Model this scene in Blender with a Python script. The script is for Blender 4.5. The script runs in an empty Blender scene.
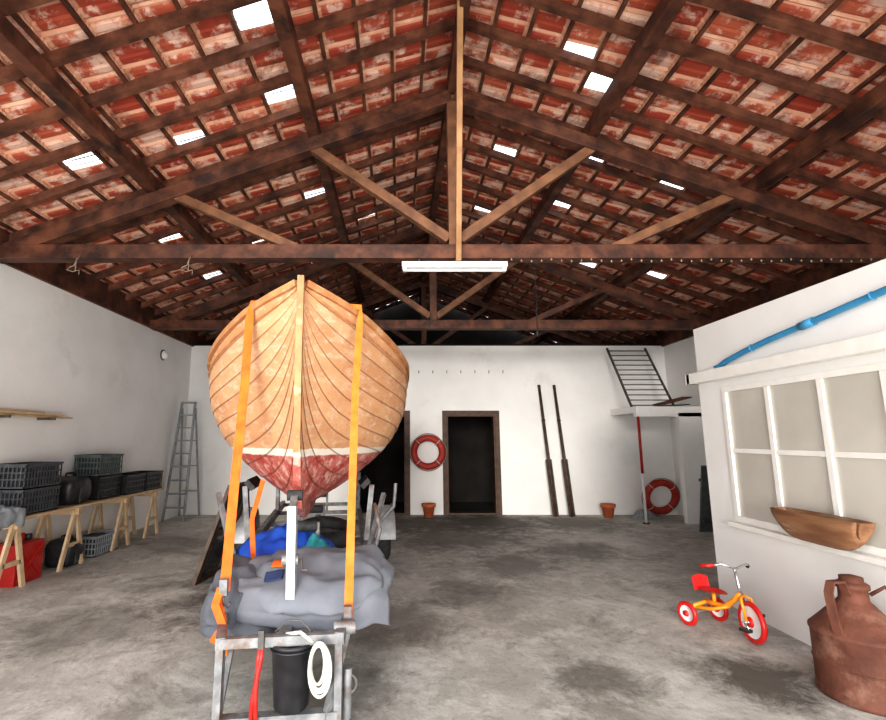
import bpy, math, random
from mathutils import Vector, Matrix, noise
random.seed(7)
S = bpy.context.scene
try:
    S.view_settings.view_transform = 'Standard'
    S.view_settings.look = 'None'
    S.view_settings.exposure = 0.0
    S.view_settings.look = 'Medium High Contrast'
except Exception as e:
    print(e)

# ------------------------------------------------------------------ materials
def newmat(name):
    m = bpy.data.materials.new(name); m.use_nodes = True
    nt = m.node_tree
    return m, nt, nt.nodes['Principled BSDF']
def c4(c): return (c[0], c[1], c[2], 1.0)
def M(name, c1, c2=None, scale=4, rough=.6, metal=0., bump=0., lo=.35, hi=.65, stretch=(1,1,1), c3=None, s3=1.2, lo3=.55, hi3=.65, bscale=None):
    m, nt, b = newmat(name)
    b.inputs['Roughness'].default_value = rough
    b.inputs['Metallic'].default_value = metal
    if c2 is None: c2 = tuple(x*.85 for x in c1)
    tc = nt.nodes.new('ShaderNodeTexCoord'); mp = nt.nodes.new('ShaderNodeMapping')
    mp.inputs['Scale'].default_value = stretch
    nt.links.new(tc.outputs['Object'], mp.inputs['Vector'])
    n = nt.nodes.new('ShaderNodeTexNoise'); n.inputs['Scale'].default_value = scale; n.inputs['Detail'].default_value = 7
    nt.links.new(mp.outputs[0], n.inputs['Vector'])
    r = nt.nodes.new('ShaderNodeValToRGB')
    r.color_ramp.elements[0].position = lo; r.color_ramp.elements[0].color = c4(c1)
    r.color_ramp.elements[1].position = hi; r.color_ramp.elements[1].color = c4(c2)
    nt.links.new(n.outputs['Fac'], r.inputs['Fac'])
    out = r.outputs['Color']
    if c3 is not None:
        n3 = nt.nodes.new('ShaderNodeTexNoise'); n3.inputs['Scale'].default_value = s3; n3.inputs['Detail'].default_value = 8
        n3.inputs['Roughness'].default_value = .65
        nt.links.new(mp.outputs[0], n3.inputs['Vector'])
        r3 = nt.nodes.new('ShaderNodeMapRange'); r3.inputs['From Min'].default_value = lo3; r3.inputs['From Max'].default_value = hi3
        nt.links.new(n3.outputs['Fac'], r3.inputs['Value'])
        mx = nt.nodes.new('ShaderNodeMix'); mx.data_type = 'RGBA'
        nt.links.new(r3.outputs[0], mx.inputs[0]); nt.links.new(out, mx.inputs[6]); mx.inputs[7].default_value = c4(c3)
        out = mx.outputs[2]
    nt.links.new(out, b.inputs['Base Color'])
    if bump:
        nb = nt.nodes.new('ShaderNodeTexNoise'); nb.inputs['Scale'].default_value = bscale or scale*4; nb.inputs['Detail'].default_value = 8
        nt.links.new(mp.outputs[0], nb.inputs['Vector'])
        bp = nt.nodes.new('ShaderNodeBump'); bp.inputs['Strength'].default_value = bump; bp.inputs['Distance'].default_value = .02
        nt.links.new(nb.outputs['Fac'], bp.inputs['Height']); nt.links.new(bp.outputs[0], b.inputs['Normal'])
    return m

plaster = M('plaster_white', (.82,.81,.79), (.90,.89,.87), scale=1.2, rough=.9, bump=.2, bscale=9, c3=(.66,.64,.60), s3=.9, lo3=.60, hi3=.85)
annexp = M('plaster_annex', (.82,.81,.79), (.88,.87,.85), scale=1.5, rough=.85, bump=.1, bscale=12)
darkwall = M('plaster_shade_dark', (.012,.010,.009), (.025,.02,.018), scale=2, rough=.98, bump=.2)  # near-black colour paints in the shade of the back room and gable
beam = M('wood_beam_dark', (.065,.021,.012), (.18,.066,.034), scale=5, rough=.65, bump=.4, c3=(.03,.012,.008), s3=3, lo3=.45, hi3=.65)
beam2 = M('wood_rafter_brown', (.085,.030,.017), (.22,.085,.047), scale=6, rough=.7, bump=.4, c3=(.04,.016,.010), s3=2.5, lo3=.48, hi3=.68)
strutw = M('wood_strut', (.13,.056,.028), (.25,.115,.056), scale=6, rough=.65, bump=.3)
palew = M('wood_pale', (.32,.16,.07), (.46,.25,.11), scale=6, rough=.6, bump=.15)
pinew = M('wood_pine', (.52,.36,.21), (.64,.48,.31), scale=8, rough=.55, bump=.08)
doorw = M('wood_door_frame', (.055,.027,.015), (.11,.058,.034), scale=8, rough=.6, bump=.2)
oarw = M('wood_oar', (.035,.022,.016), (.09,.052,.034), scale=10, rough=.6, bump=.1)
troughw = M('wood_trough', (.19,.085,.042), (.31,.16,.08), scale=9, rough=.6, bump=.4, stretch=(1,.3,2), c3=(.42,.30,.2), s3=5, lo3=.58, hi3=.7)
galv = M('steel_galvanized', (.15,.153,.16), (.28,.285,.29), scale=14, rough=.55, metal=.3, bump=.05, c3=(.15,.085,.055), s3=4, lo3=.52, hi3=.66)
postm = M('steel_winch_post', (.30,.305,.31), (.42,.425,.43), scale=10, rough=.5, metal=.2)
alu = M('aluminium', (.24,.25,.27), (.36,.37,.39), scale=10, rough=.4, metal=.4)
darkmetal = M('metal_dark', (.07,.07,.07), (.15,.13,.12), scale=10, rough=.5, metal=.5)
rubber = M('rubber_black', (.02,.02,.02), (.045,.045,.045), scale=20, rough=.75)
blackp = M('plastic_black', (.012,.012,.014), (.03,.03,.034), scale=15, rough=.45)
greyp = M('plastic_grey', (.04,.043,.048), (.075,.08,.088), scale=12, rough=.5)
greenp = M('plastic_greygreen', (.06,.075,.075), (.10,.12,.115), scale=12, rough=.5)
lightgreyp = M('plastic_lightgrey', (.22,.24,.26), (.33,.35,.37), scale=12, rough=.5)
redp = M('plastic_red', (.34,.012,.01), (.46,.025,.018), scale=10, rough=.4)
ringm = M('lifebuoy_red', (.32,.025,.018), (.48,.05,.03), scale=6, rough=.6)
whitep = M('plastic_white', (.82,.82,.81), (.90,.90,.89), scale=8, rough=.4)
whitepaint = M('paint_white', (.84,.82,.77), (.90,.88,.84), scale=8, rough=.5, bump=.06)
rope_m = M('rope_white', (.54,.52,.46), (.68,.65,.59), scale=40, rough=.85)
ropeg = M('rope_grey', (.20,.16,.12), (.32,.26,.2), scale=40, rough=.85)
orange = M('strap_orange', (.66,.10,.006), (.76,.155,.012), scale=12, rough=.8)
orangey = M('strap_yellow_orange', (.60,.145,.012), (.68,.21,.028), scale=12, rough=.8)
bluepipe = M('pvc_blue', (.04,.23,.43), (.06,.29,.50), scale=5, rough=.35)
bluet = M('tarp_blue', (.01,.05,.36), (.025,.11,.52), scale=6, rough=.5)
tealt = M('cloth_teal', (.02,.25,.29), (.05,.32,.34), scale=6, rough=.6)
cover = M('canvas_grey', (.150,.160,.185), (.215,.225,.255), scale=3, rough=.9, bump=.3, bscale=6)
cover2 = M('canvas_grey_dark', (.085,.092,.11), (.135,.145,.168), scale=4, rough=.9, bump=.3, bscale=6)
navy = M('print_navy', (.02,.035,.10), (.03,.05,.13), scale=6, rough=.8)
rust = M('metal_rust', (.085,.028,.017), (.16,.058,.035), scale=4, rough=.75, metal=.1, bump=.5, c3=(.25,.13,.09), s3=5, lo3=.52, hi3=.68)
terra = M('terracotta', (.46,.11,.04), (.56,.17,.07), scale=8, rough=.8)
yellowp = M('paint_yellow', (.76,.25,.012), (.84,.33,.02), scale=8, rough=.35)
tred = M('paint_trike_red', (.52,.012,.012), (.60,.02,.018), scale=8, rough=.35)
chrome = M('chrome', (.6,.6,.62), (.75,.75,.77), scale=8, rough=.2, metal=.9)
pane = M('window_pane_dusty', (.50,.475,.42), (.62,.59,.53), scale=1.2, rough=.3)
darkglass = M('glass_dark', (.03,.033,.035), (.07,.07,.07), scale=5, rough=.2)
hullin = M('hull_inside', (.30,.2,.12), (.42,.30,.2), scale=6, rough=.7)
railw = M('gunwale_wood', (.36,.15,.06), (.48,.235,.10), scale=9, rough=.6, bump=.15, c3=(.56,.37,.22), s3=5, lo3=.56, hi3=.66)
gravel = M('ground_outside_bounce', (.66,.62,.55), (.78,.74,.67), scale=3, rough=.95)  # unseen ground, coloured bright to bounce light up at the roof

def mrf(N,L,sock, lo, hi, a=0, c=1):
    r = N.new('ShaderNodeMapRange'); r.inputs['From Min'].default_value = lo; r.inputs['From Max'].default_value = hi
    r.inputs['To Min'].default_value = a; r.inputs['To Max'].default_value = c
    L.new(sock, r.inputs['Value']); return r.outputs[0]
def mixf(N,L,fac,a,bcol):
    x = N.new('ShaderNodeMix'); x.data_type = 'RGBA'; L.new(fac, x.inputs[0])
    for i, v in ((6, a), (7, bcol)):
        if isinstance(v, tuple): x.inputs[i].default_value = c4(v)
        else: L.new(v, x.inputs[i])
    return x.outputs[2]

def floor_mat():
    m, nt, b = newmat('concrete_floor'); b.inputs['Roughness'].default_value = .75
    N = nt.nodes; L = nt.links
    tc = N.new('ShaderNodeTexCoord')
    def noise_(s, det=8, rg=.6, dist=0):
        n = N.new('ShaderNodeTexNoise'); n.inputs['Scale'].default_value = s; n.inputs['Detail'].default_value = det
        n.inputs['Distortion'].default_value = dist
        n.inputs['Roughness'].default_value = rg; L.new(tc.outputs['Object'], n.inputs['Vector']); return n
    mixc=lambda f,a,c: mixf(N,L,f,a,c)
    mr=lambda *a: mrf(N,L,*a)
    base = mixc(mr(noise_(.7).outputs['Fac'], .38, .62), (.37,.355,.32), (.55,.53,.49))
    base = mixc(mr(noise_(2.2, 12, .8, .4).outputs['Fac'], .47, .60, 0, .8), base, (.68,.66,.615))
    base = mixc(mr(noise_(1.1, 12, .78, .6).outputs['Fac'], .51, .62, 0, .75), base, (.23,.213,.185))
    base = mixc(mr(noise_(5, 10, .85, .3).outputs['Fac'], .53, .66, 0, .65), base, (.17,.155,.133))
    base = mixc(mr(noise_(22, 6, .75).outputs['Fac'], .57, .70, 0, .55), base, (.15,.135,.12))
    for (sx, sy, rad, st) in [(1.6,9.3,1.4,.97),(.3,9.2,1.3,.85),(2.35,3.4,.5,.95),(-.1,4.4,.8,.6),(.9,8.0,1.4,.75),(-1.4,5.4,1.3,.9),(3.2,9.2,1.1,.75),(1.4,6.3,.8,.65),(-2.6,4.3,.8,.5),(1.3,3.4,.4,.7),(2.4,7.0,.8,.6),(-.4,3.3,.5,.6),(-3.2,7.5,1.0,.45),(.7,5.2,.6,.55)]:
        sub = N.new('ShaderNodeVectorMath'); sub.operation = 'DISTANCE'; sub.inputs[1].default_value = (sx, sy, 0)
        L.new(tc.outputs['Object'], sub.inputs[0])
        nn = noise_(2.5, 10, .8, .5)
        ad = N.new('ShaderNodeMath'); ad.operation = 'MULTIPLY_ADD'; L.new(nn.outputs['Fac'], ad.inputs[0]); ad.inputs[1].default_value = rad*2.6
        L.new(sub.outputs['Value'], ad.inputs[2])
        f = mr(ad.outputs[0], rad*1.7, rad*2.25, st, 0)
        base = mixc(f, base, (.105,.092,.077))
    L.new(base, b.inputs['Base Color'])
    bp = N.new('ShaderNodeBump'); bp.inputs['Strength'].default_value = .4; bp.inputs['Distance'].default_value = .02
    L.new(noise_(9).outputs['Fac'], bp.inputs['Height']); L.new(bp.outputs[0], b.inputs['Normal'])
    return m

def tile_mat():
    m, nt, b = newmat('terracotta_tiles'); b.inputs['Roughness'].default_value = .85
    N = nt.nodes; L = nt.links
    tc = N.new('ShaderNodeTexCoord'); at = N.new('ShaderNodeAttribute'); at.attribute_name = 'tinfo'
    sep = N.new('ShaderNodeSeparateColor'); L.new(at.outputs['Color'], sep.inputs[0])
    def noise_(s, rg=.6, dist=0):
        n = N.new('ShaderNodeTexNoise'); n.inputs['Scale'].default_value = s; n.inputs['Detail'].default_value = 8; n.inputs['Distortion'].default_value = dist
        n.inputs['Roughness'].default_value = rg; L.new(tc.outputs['Object'], n.inputs['Vector']); return n.outputs['Fac']
    mixc=lambda f,a,c: mixf(N,L,f,a,c)
    mr=lambda *a: mrf(N,L,*a)
    col = mixc(sep.outputs[0], (.40,.065,.036), (.66,.20,.105))
    col = mixc(mr(noise_(2.2), .42, .62, 0, .65), col, (.33,.045,.027))
    ad = N.new('ShaderNodeMath'); ad.operation = 'MULTIPLY_ADD'; L.new(sep.outputs[0], ad.inputs[0]); ad.inputs[1].default_value = .14; L.new(noise_(5.5, .65, .2), ad.inputs[2])
    col = mixc(mr(ad.outputs[0], .56, .66, 0, .8), col, (.86,.64,.53))
    def edge(sock, w):
        s = N.new('ShaderNodeMath'); s.operation = 'SUBTRACT'; L.new(sock, s.inputs[0]); s.inputs[1].default_value = .5
        a = N.new('ShaderNodeMath'); a.operation = 'ABSOLUTE'; L.new(s.outputs[0], a.inputs[0])
        return mr(a.outputs[0], .5-w-.03, .5-w)
    mx = N.new('ShaderNodeMath'); mx.operation = 'MAXIMUM'
    L.new(edge(sep.outputs[1], .11), mx.inputs[0]); L.new(edge(sep.outputs[2], .07), mx.inputs[1])
    mu = N.new('ShaderNodeMath'); mu.operation = 'MULTIPLY'; L.new(mx.outputs[0], mu.inputs[0]); mu.inputs[1].default_value = .75
    col = mixc(mu.outputs[0], col, (.80,.49,.34))
    col = mixc(mr(noise_(2.7, .7, .3), .54, .66, 0, .75), col, (.19,.055,.032))
    L.new(col, b.inputs['Base Color'])
    bp = N.new('ShaderNodeBump'); bp.inputs['Strength'].default_value = .4; bp.inputs['Distance'].default_value = .02
    L.new(noise_(14), bp.inputs['Height']); L.new(bp.outputs[0], b.inputs['Normal'])
    return m

def glass_mat():
    m, nt, b = newmat('glass_roof_tile')
    b.inputs['Base Color'].default_value = (.85,.95,1,1); b.inputs['Roughness'].default_value = .25
    b.inputs['Transmission Weight'].default_value = 1.0; b.inputs['IOR'].default_value = 1.1
    return m

def hull_mat():
    m, nt, b = newmat('hull_painted_planks'); b.inputs['Roughness'].default_value = .6
    N = nt.nodes; L = nt.links
    tc = N.new('ShaderNodeTexCoord'); at = N.new('ShaderNodeAttribute'); at.attribute_name = 'tinfo'
    sep = N.new('ShaderNodeSeparateColor'); L.new(at.outputs['Color'], sep.inputs[0])
    sx = N.new('ShaderNodeSeparateXYZ'); L.new(tc.outputs['Object'], sx.inputs[0])
    def noise_(s, rg=.6, st=(1,1,1)):
        mp = N.new('ShaderNodeMapping'); mp.inputs['Scale'].default_value = st; L.new(tc.outputs['Object'], mp.inputs[0])
        n = N.new('ShaderNodeTexNoise'); n.inputs['Scale'].default_value = s; n.inputs['Detail'].default_value = 8
        n.inputs['Roughness'].default_value = rg; L.new(mp.outputs[0], n.inputs['Vector']); return n.outputs['Fac']
    mixc=lambda f,a,c: mixf(N,L,f,a,c)
    mr=lambda *a: mrf(N,L,*a)
    up = mixc(sep.outputs[0], (.49,.245,.12), (.58,.32,.165))
    up = mixc(mr(noise_(4, .7, (1,1,2)), .45, .6, 0, .55), up, (.42,.165,.07))
    up = mixc(mr(noise_(8, .75, (1,1,2)), .48, .62, 0, .7), up, (.64,.46,.31))
    up = mixc(mr(noise_(18, .8), .56, .66, 0, .55), up, (.30,.125,.065))
    lowc = mixc(mr(noise_(6, .7), .42, .6), (.34,.045,.035), (.48,.14,.11))
    lowc = mixc(mr(noise_(11, .7), .50, .60, 0, .75), lowc, (.64,.42,.35))
    w = N.new('ShaderNodeMath'); w.operation = 'MULTIPLY_ADD'; L.new(noise_(9), w.inputs[0]); w.inputs[1].default_value = .03; L.new(sx.outputs['Z'], w.inputs[2])
    f1 = mr(w.outputs[0], 1.43, 1.437); f2 = mr(w.outputs[0], 1.482, 1.489)
    c = mixc(f1, lowc, (.70,.63,.54)); c = mixc(f2, c, up)
    c = mixc(mr(sep.outputs[1], .2, 1.0, 0, .7), c, (.22,.065,.028))
    L.new(c, b.inputs['Base Color'])
    bp = N.new('ShaderNodeBump'); bp.inputs['Strength'].default_value = .3; bp.inputs['Distance'].default_value = .01
    L.new(noise_(20), bp.inputs['Height']); L.new(bp.outputs[0], b.inputs['Normal'])
    return m
FL = floor_mat(); TILE = tile_mat(); GLASS = glass_mat(); HULL = hull_mat()

# ------------------------------------------------------------------ builder
class B:
    def __init__(s): s.v=[]; s.f=[]; s.mi=[]; s.sm=[]; s.mats=[]; s.info={}
    def m(s, mat):
        if mat not in s.mats: s.mats.append(mat)
        return s.mats.index(mat)
    def add(s, vs, fs, mat, smooth=False):
        o=len(s.v); s.v += [tuple(x) for x in vs]; k=s.m(mat)
        for f in fs: s.f.append(tuple(i+o for i in f)); s.mi.append(k); s.sm.append(smooth)
        return o
    def box(s, lo, hi, mat):
        x0,y0,z0=lo; x1,y1,z1=hi
        s.add([(x0,y0,z0),(x1,y0,z0),(x1,y1,z0),(x0,y1,z0),(x0,y0,z1),(x1,y0,z1),(x1,y1,z1),(x0,y1,z1)],
              [(0,3,2,1),(4,5,6,7),(0,1,5,4),(1,2,6,5),(2,3,7,6),(3,0,4,7)], mat)
    def obox(s, c, size, R, mat):
        c=Vector(c); hx,hy,hz=[q/2 for q in size]
        vs=[c+R@Vector((a*hx,b*hy,d*hz)) for d in(-1,1) for a,b in((-1,-1),(1,-1),(1,1),(-1,1))]
        s.add(vs,[(0,3,2,1),(4,5,6,7),(0,1,5,4),(1,2,6,5),(2,3,7,6),(3,0,4,7)],mat)
    def beam(s, p0, p1, w, h, mat, up=(0,0,1)):
        p0=Vector(p0); p1=Vector(p1); d=(p1-p0).normalized(); up=Vector(up)
        if abs(d.dot(up))>.98: up=Vector((0,1,0))
        sd=d.cross(up).normalized(); u=sd.cross(d)
        vs=[]
        for p in (p0,p1):
            for a,b in((-1,-1),(1,-1),(1,1),(-1,1)): vs.append(p+sd*a*w/2+u*b*h/2)
        s.add(vs,[(0,1,2,3),(7,6,5,4),(0,4,5,1),(1,5,6,2),(2,6,7,3),(3,7,4,0)],mat)
    def tube(s, pts, r, mat, seg=10, closed=False, caps=True):
        pts=[Vector(p) for p in pts]; n=len(pts)
        rs = r if isinstance(r,(list,tuple)) else [r]*n
        vs=[]; prev=None
        for i,p in enumerate(pts):
            if closed: t=(pts[(i+1)%n]-pts[i-1]).normalized()
            else: t=(pts[min(i+1,n-1)]-pts[max(i-1,0)]).normalized()
            if prev is None:
                a=Vector((0,0,1)) if abs(t.z)<.9 else Vector((1,0,0)); nx=t.cross(a).normalized()
            else:
                nx=(prev-t*prev.dot(t)).normalized()
            prev=nx; ny=t.cross(nx)
            for k in range(seg):
                a=2*math.pi*k/seg; vs.append(p+nx*math.cos(a)*rs[i]+ny*math.sin(a)*rs[i])
        fs=[]
        m=n if closed else n-1
        for i in range(m):
            for k in range(seg):
                j=(i+1)%n
                fs.append((i*seg+k, i*seg+(k+1)%seg, j*seg+(k+1)%seg, j*seg+k))
        if caps and not closed:
            fs.append(tuple(range(seg))[::-1]); fs.append(tuple((n-1)*seg+k for k in range(seg)))
        s.add(vs,fs,mat,True)
    def cyl(s,p0,p1,r,mat,seg=20): s.tube([p0,p1],r,mat,seg)
    def torus(s, c, R, r, nrm, mat, seg=36, rs=12):
        c=Vector(c); nrm=Vector(nrm).normalized(); a=Vector((0,0,1)) if abs(nrm.z)<.9 else Vector((1,0,0))
        x=nrm.cross(a).normalized(); y=nrm.cross(x)
        pts=[c+x*R*math.cos(2*math.pi*i/seg)+y*R*math.sin(2*math.pi*i/seg) for i in range(seg)]
        s.tube(pts,r,mat,rs,closed=True)
    def lathe(s, prof, o, mat, seg=36, axis=(0,0,1)):
        o=Vector(o); ax=Vector(axis).normalized(); a=Vector((1,0,0)) if abs(ax.x)<.9 else Vector((0,1,0))
        x=ax.cross(a).normalized(); y=ax.cross(x); vs=[]
        for r,z in prof:
            for k in range(seg):
                t=2*math.pi*k/seg; vs.append(o+ax*z+x*r*math.cos(t)+y*r*math.sin(t))
        fs=[]
        for i in range(len(prof)-1):
            for k in range(seg): fs.append((i*seg+k,i*seg+(k+1)%seg,(i+1)*seg+(k+1)%seg,(i+1)*seg+k))
        s.add(vs,fs,mat,True)
    def ribbon(s, pts, w, th, side, mat):
        side=Vector(side).normalized(); pts=[Vector(p) for p in pts]; n=len(pts); vs=[]
        for i,p in enumerate(pts):
            t=(pts[min(i+1,n-1)]-pts[max(i-1,0)]).normalized(); sd=(side-t*side.dot(t)).normalized(); nn=t.cross(sd)
            for a,b in((-1,-1),(1,-1),(1,1),(-1,1)): vs.append(p+sd*a*w/2+nn*b*th/2)
        fs=[]
        for i in range(n-1):
            for k in range(4): fs.append((i*4+k,i*4+(k+1)%4,(i+1)*4+(k+1)%4,(i+1)*4+k))
        fs.append((3,2,1,0)); fs.append(tuple((n-1)*4+k for k in range(4)))
        s.add(vs,fs,mat)
    def grid(s, fn, nu, nv, mat, smooth=True):
        vs=[fn(i/(nu-1),j/(nv-1)) for i in range(nu) for j in range(nv)]
        fs=[(i*nv+j,(i+1)*nv+j,(i+1)*nv+j+1,i*nv+j+1) for i in range(nu-1) for j in range(nv-1)]
        return s.add(vs,fs,mat,smooth)
    def make(s, name, bevel=0, solid=0, info=None):
        me=bpy.data.meshes.new(name); me.from_pydata(s.v,[],s.f)
        for m in s.mats: me.materials.append(m)
        me.polygons.foreach_set('material_index',s.mi); me.polygons.foreach_set('use_smooth',s.sm)
        if info:
            at=me.color_attributes.new('tinfo','FLOAT_COLOR','POINT')
            flat=[]
            for q in info: flat += [q[0],q[1],q[2],1.0]
            at.data.foreach_set('color',flat)
        me.update()
        ob=bpy.data.objects.new(name,me); S.collection.objects.link(ob)
        if solid:
            md=ob.modifiers.new('Solidify','SOLIDIFY'); md.thickness=solid
        if bevel:
            md=ob.modifiers.new('Bevel','BEVEL'); md.width=bevel; md.segments=2; md.limit_method='ANGLE'; md.angle_limit=math.radians(50)
        return ob

# ------------------------------------------------------------------ room shell
XL, XR, XC = -4.5, 5.7, .6
YB, YE, Y0 = 10.2, 14.0, .4
RZ, SL = 5.8, .38
def zt(x): return RZ-SL*abs(x-XC)

b=B(); b.box((XL-.3,.0,-.2),(XR+.3,YE+.3,0),FL); b.make('floor')
b=B(); b.box((-14,-12,-.22),(14,-.0,-.02),gravel); b.make('ground_outside_bounce')
b=B(); b.box((XL-.3,Y0,0),(XL,YE,3.80),plaster); b.make('wall_left')
b=B(); b.box((XR,Y0,0),(XR+.3,YE,3.80),plaster); b.make('wall_right')
d1=(-.95,.12); d2=(.98,2.0); DH=2.03
b=B()
b.box((XL,YB,0),(d1[0],YB+.25,3.52),plaster); b.box((d1[1],YB,0),(d2[0],YB+.25,3.52),plaster); b.box((d2[1],YB,0),(XR,YB+.25,3.52),plaster)
b.box((d1[0],YB,DH),(d1[1],YB+.25,3.52),plaster); b.box((d2[0],YB,DH),(d2[1],YB+.25,3.52),plaster)
b.make('wall_back')
b=B(); b.box((XL,YB+.25,2.7),(XR,YE,2.8),darkwall); b.make('shade_slab_back_room')  # unseen slab added to keep light out of the back room
b=B(); b.box((XL,YB+.25,.001),(XR,YE,.012),darkwall); b.make('floor_shade_back_room')  # dark sheet on the floor, shade behind the doorways put into its colour
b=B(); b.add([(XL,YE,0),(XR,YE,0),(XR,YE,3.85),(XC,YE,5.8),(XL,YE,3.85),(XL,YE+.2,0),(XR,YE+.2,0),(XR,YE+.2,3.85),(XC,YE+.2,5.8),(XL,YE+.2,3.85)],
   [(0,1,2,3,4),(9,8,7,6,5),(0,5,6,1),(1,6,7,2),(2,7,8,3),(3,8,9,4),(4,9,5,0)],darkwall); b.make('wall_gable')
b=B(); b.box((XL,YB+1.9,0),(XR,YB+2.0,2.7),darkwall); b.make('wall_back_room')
for i,(a,c) in enumerate((d1,d2)):
    b=B(); w=.09
    b.box((a-w,YB-.03,0),(a,YB-.0,DH+w),doorw); b.box((c,YB-.03,0),(c+w,YB-.0,DH+w),doorw); b.box((a,YB-.03,DH),(c,YB-.0,DH+w),doorw)
    b.box((a,YB,0),(a+.03,YB+.25,DH),doorw); b.box((c-.03,YB,0),(c,YB+.25,DH),doorw); b.box((a+.03,YB,DH-.03),(c-.03,YB+.25,DH),doorw)
    b.box((a+.03,YB+.02,.0),(c-.03,YB+.22,.03),doorw)
    b.make('door_%d'%(i+1))
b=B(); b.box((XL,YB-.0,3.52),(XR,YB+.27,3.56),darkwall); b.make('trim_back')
b=B(); b.box((XL-.0,Y0,3.5),(XL+.05,YE,3.86),beam); b.box((XR-.05,Y0,3.5),(XR,YE,3.86),beam); b.make('trim_wall_plate')

# roof tiles
TL, TW = .355, .235
cs=math.cos(math.atan(SL)); dx=TL*cs
nrow=int(5.35/dx)+1; ncol=int((YE-Y0)/TW)
sky=[(-1.365,3.58),(-1.355,4.5),(-2.25,4.63),(-3.2,4.57),(-.48,7.75),(-1.35,6.7),(-3.37,7.95),(1.61,4.38),(2.18,4.54),(3.45,5.7),(2.5,6.82),(1.58,6.07),(2.49,5.57),(4.3,8.11),(-2.3,7.4),(3.4,8.6),(-1.6,9.0),(2.0,8.9),(-3.3,6.3),(4.4,6.9),(1.3,7.9)]
skyset=set()
for (x,y) in sky:
    sgn=-1 if x<XC else 1
    skyset.add((sgn,int(abs(x-XC)/dx),int((y-Y0)/TW)))
b=B(); info=[]; g=B()
prof=[(0,.0),(.08,.022),(.2,.0),(.42,-.004),(.5,.016),(.58,-.004),(.8,.0),(.92,.022),(1,.0)]
for sgn in (-1,1):
    for i in range(nrow):
        for j in range(ncol):
            y0=Y0+j*TW; x0=XC+sgn*i*dx; x1=XC+sgn*(i+1.03)*dx
            jit=random.uniform(-.008,.008); rv=random.random(); sk=(sgn,i,j) in skyset
            vs=[]; inf=[]
            for (u,x,hh,dn) in ((0,x0,0.0,0),(.5,(x0+x1)/2,.014,0),(1,x1,.032,0),(1,x1,-.03,1)):
                for (p,h) in prof:
                    vs.append((x,y0+p*TW*1.004,zt(x)+hh+(0 if dn else (jit if 0<p<1 else 0)+h))); inf.append((rv,p,u))
            n=len(prof); fs=[(a*n+k,a*n+k+1,(a+1)*n+k+1,(a+1)*n+k) for a in range(3) for k in range(n-1)]
            if sk: g.add(vs[:3*n],fs[:2*(n-1)],GLASS,True)
            else: b.add(vs,fs,TILE,False); info+=inf
b.grid(lambda u,v:(XC+.16*math.cos(math.pi*v),Y0+u*(YE-Y0),RZ-.02+.09*math.sin(math.pi*v)),40,8,TILE)
info+=[(.5,.5,.5)]*(40*8)
b.make('ceiling',info=info)
g.make('skylight_glass_tiles')
b=B()
for sgn in (-1,1):
    for i in range(nrow+1):
        x=XC+sgn*(i*dx+.02); b.beam((x,Y0,zt(x)-.018),(x,YE,zt(x)-.018),.035,.028,beam2)
b.make('roof_battens')
b=B(); y=Y0+.1
while y<YE-.1:
    for sgn in (-1,1):
        xe=XC+sgn*5.1; b.beam((XC+sgn*.01,y,zt(XC)-.08),(xe,y,zt(xe)-.08),.065,.085,beam2)
    y+=.47
b.make('roof_rafters')
b=B()
for off in (1.58,3.36):
    for sgn in (-1,1):
        x=XC+sgn*off; b.beam((x,Y0,zt(x)-.20),(x,YE,zt(x)-.20),.13,.15,beam)
b.beam((XC,Y0,RZ-.22),(XC,YE,RZ-.22),.10,.20,beam)
b.make('roof_purlins',bevel=.01)
for k,yt in enumerate((1.6,5.02,8.4,11.8)):
    b=B(); zb=3.55
    b.beam((XL+.05,yt,zb),(XR-.05,yt,zb),.16,.16,beam)
    for sgn in (-1,1):
        b.beam((XC+sgn*.02,yt,zt(XC)-.36),(XC+sgn*5.04,yt,zt(XC+5.05)-.36),.14,.15,beam)
        x1=XC+sgn*1.58; b.beam((XC+sgn*.06,yt,zb+.16),(x1,yt,zt(x1)-.40),.10,.11,strutw if k<3 else beam)
        xa=XC+sgn*1.72; xb=XC+sgn*3.1; b.beam((xa,yt,zb+.05),(xb,yt,zt(xb)-.40),.09,.10,strutw if k==1 else beam)
    b.beam((XC,yt,zb-.02),(XC,yt,RZ-.35),.13,.13,beam if k!=1 else strutw,up=(0,1,0))
    if k==1:
        b.beam((XC+.03,yt-.1,zb-.12),(XC-.05,yt-1.25,RZ-.12),.06,.035,palew,up=(0,1,0))
    if k==2:
        b.beam((XC-1.75,yt-.1,4.85),(XC+1.75,yt-.1,4.85),.05,.10,strutw)
    b.make('roof_truss',bevel=.008)

# ------------------------------------------------------------------ annex
AX=3.1; AY=4.96; AZ=2.68
wy0,wy1,wz0,wz1=2.05,4.60,.80,2.03
b=B()
b.box((AX,wy1,0),(AX+.12,AY,AZ),annexp); b.box((AX,-.4,0),(AX+.12,wy0,AZ),annexp)
b.box((AX,wy0,0),(AX+.12,wy1,wz0),annexp); b.box((AX,wy0,wz1),(AX+.12,wy1,AZ),annexp)
b.box((AX+.12,AY-.12,0),(XR,AY,AZ),annexp); b.box((AX+.12,-.4,AZ-.1),(XR,AY-.12,AZ),annexp)
b.make('wall_annex')
b=B()
b.box((AX-.09,-.4,2.10),(AX+.0,AY+.06,2.21),whitepaint)
b.box((AX-.09,AY+.0,2.10),(AX+.35,AY+.08,2.21),whitepaint)
b.make('trim_annex_ledge',bevel=.008)
b=B(); fw=.05
b.box((AX+.012,wy0,wz0),(AX+.022,wy1,wz1),pane)
b.box((AX-.012,wy0,wz0),(AX+.012,wy1,wz0+fw),whitepaint); b.box((AX-.012,wy0,wz1-fw),(AX+.012,wy1,wz1),whitepaint)
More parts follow.
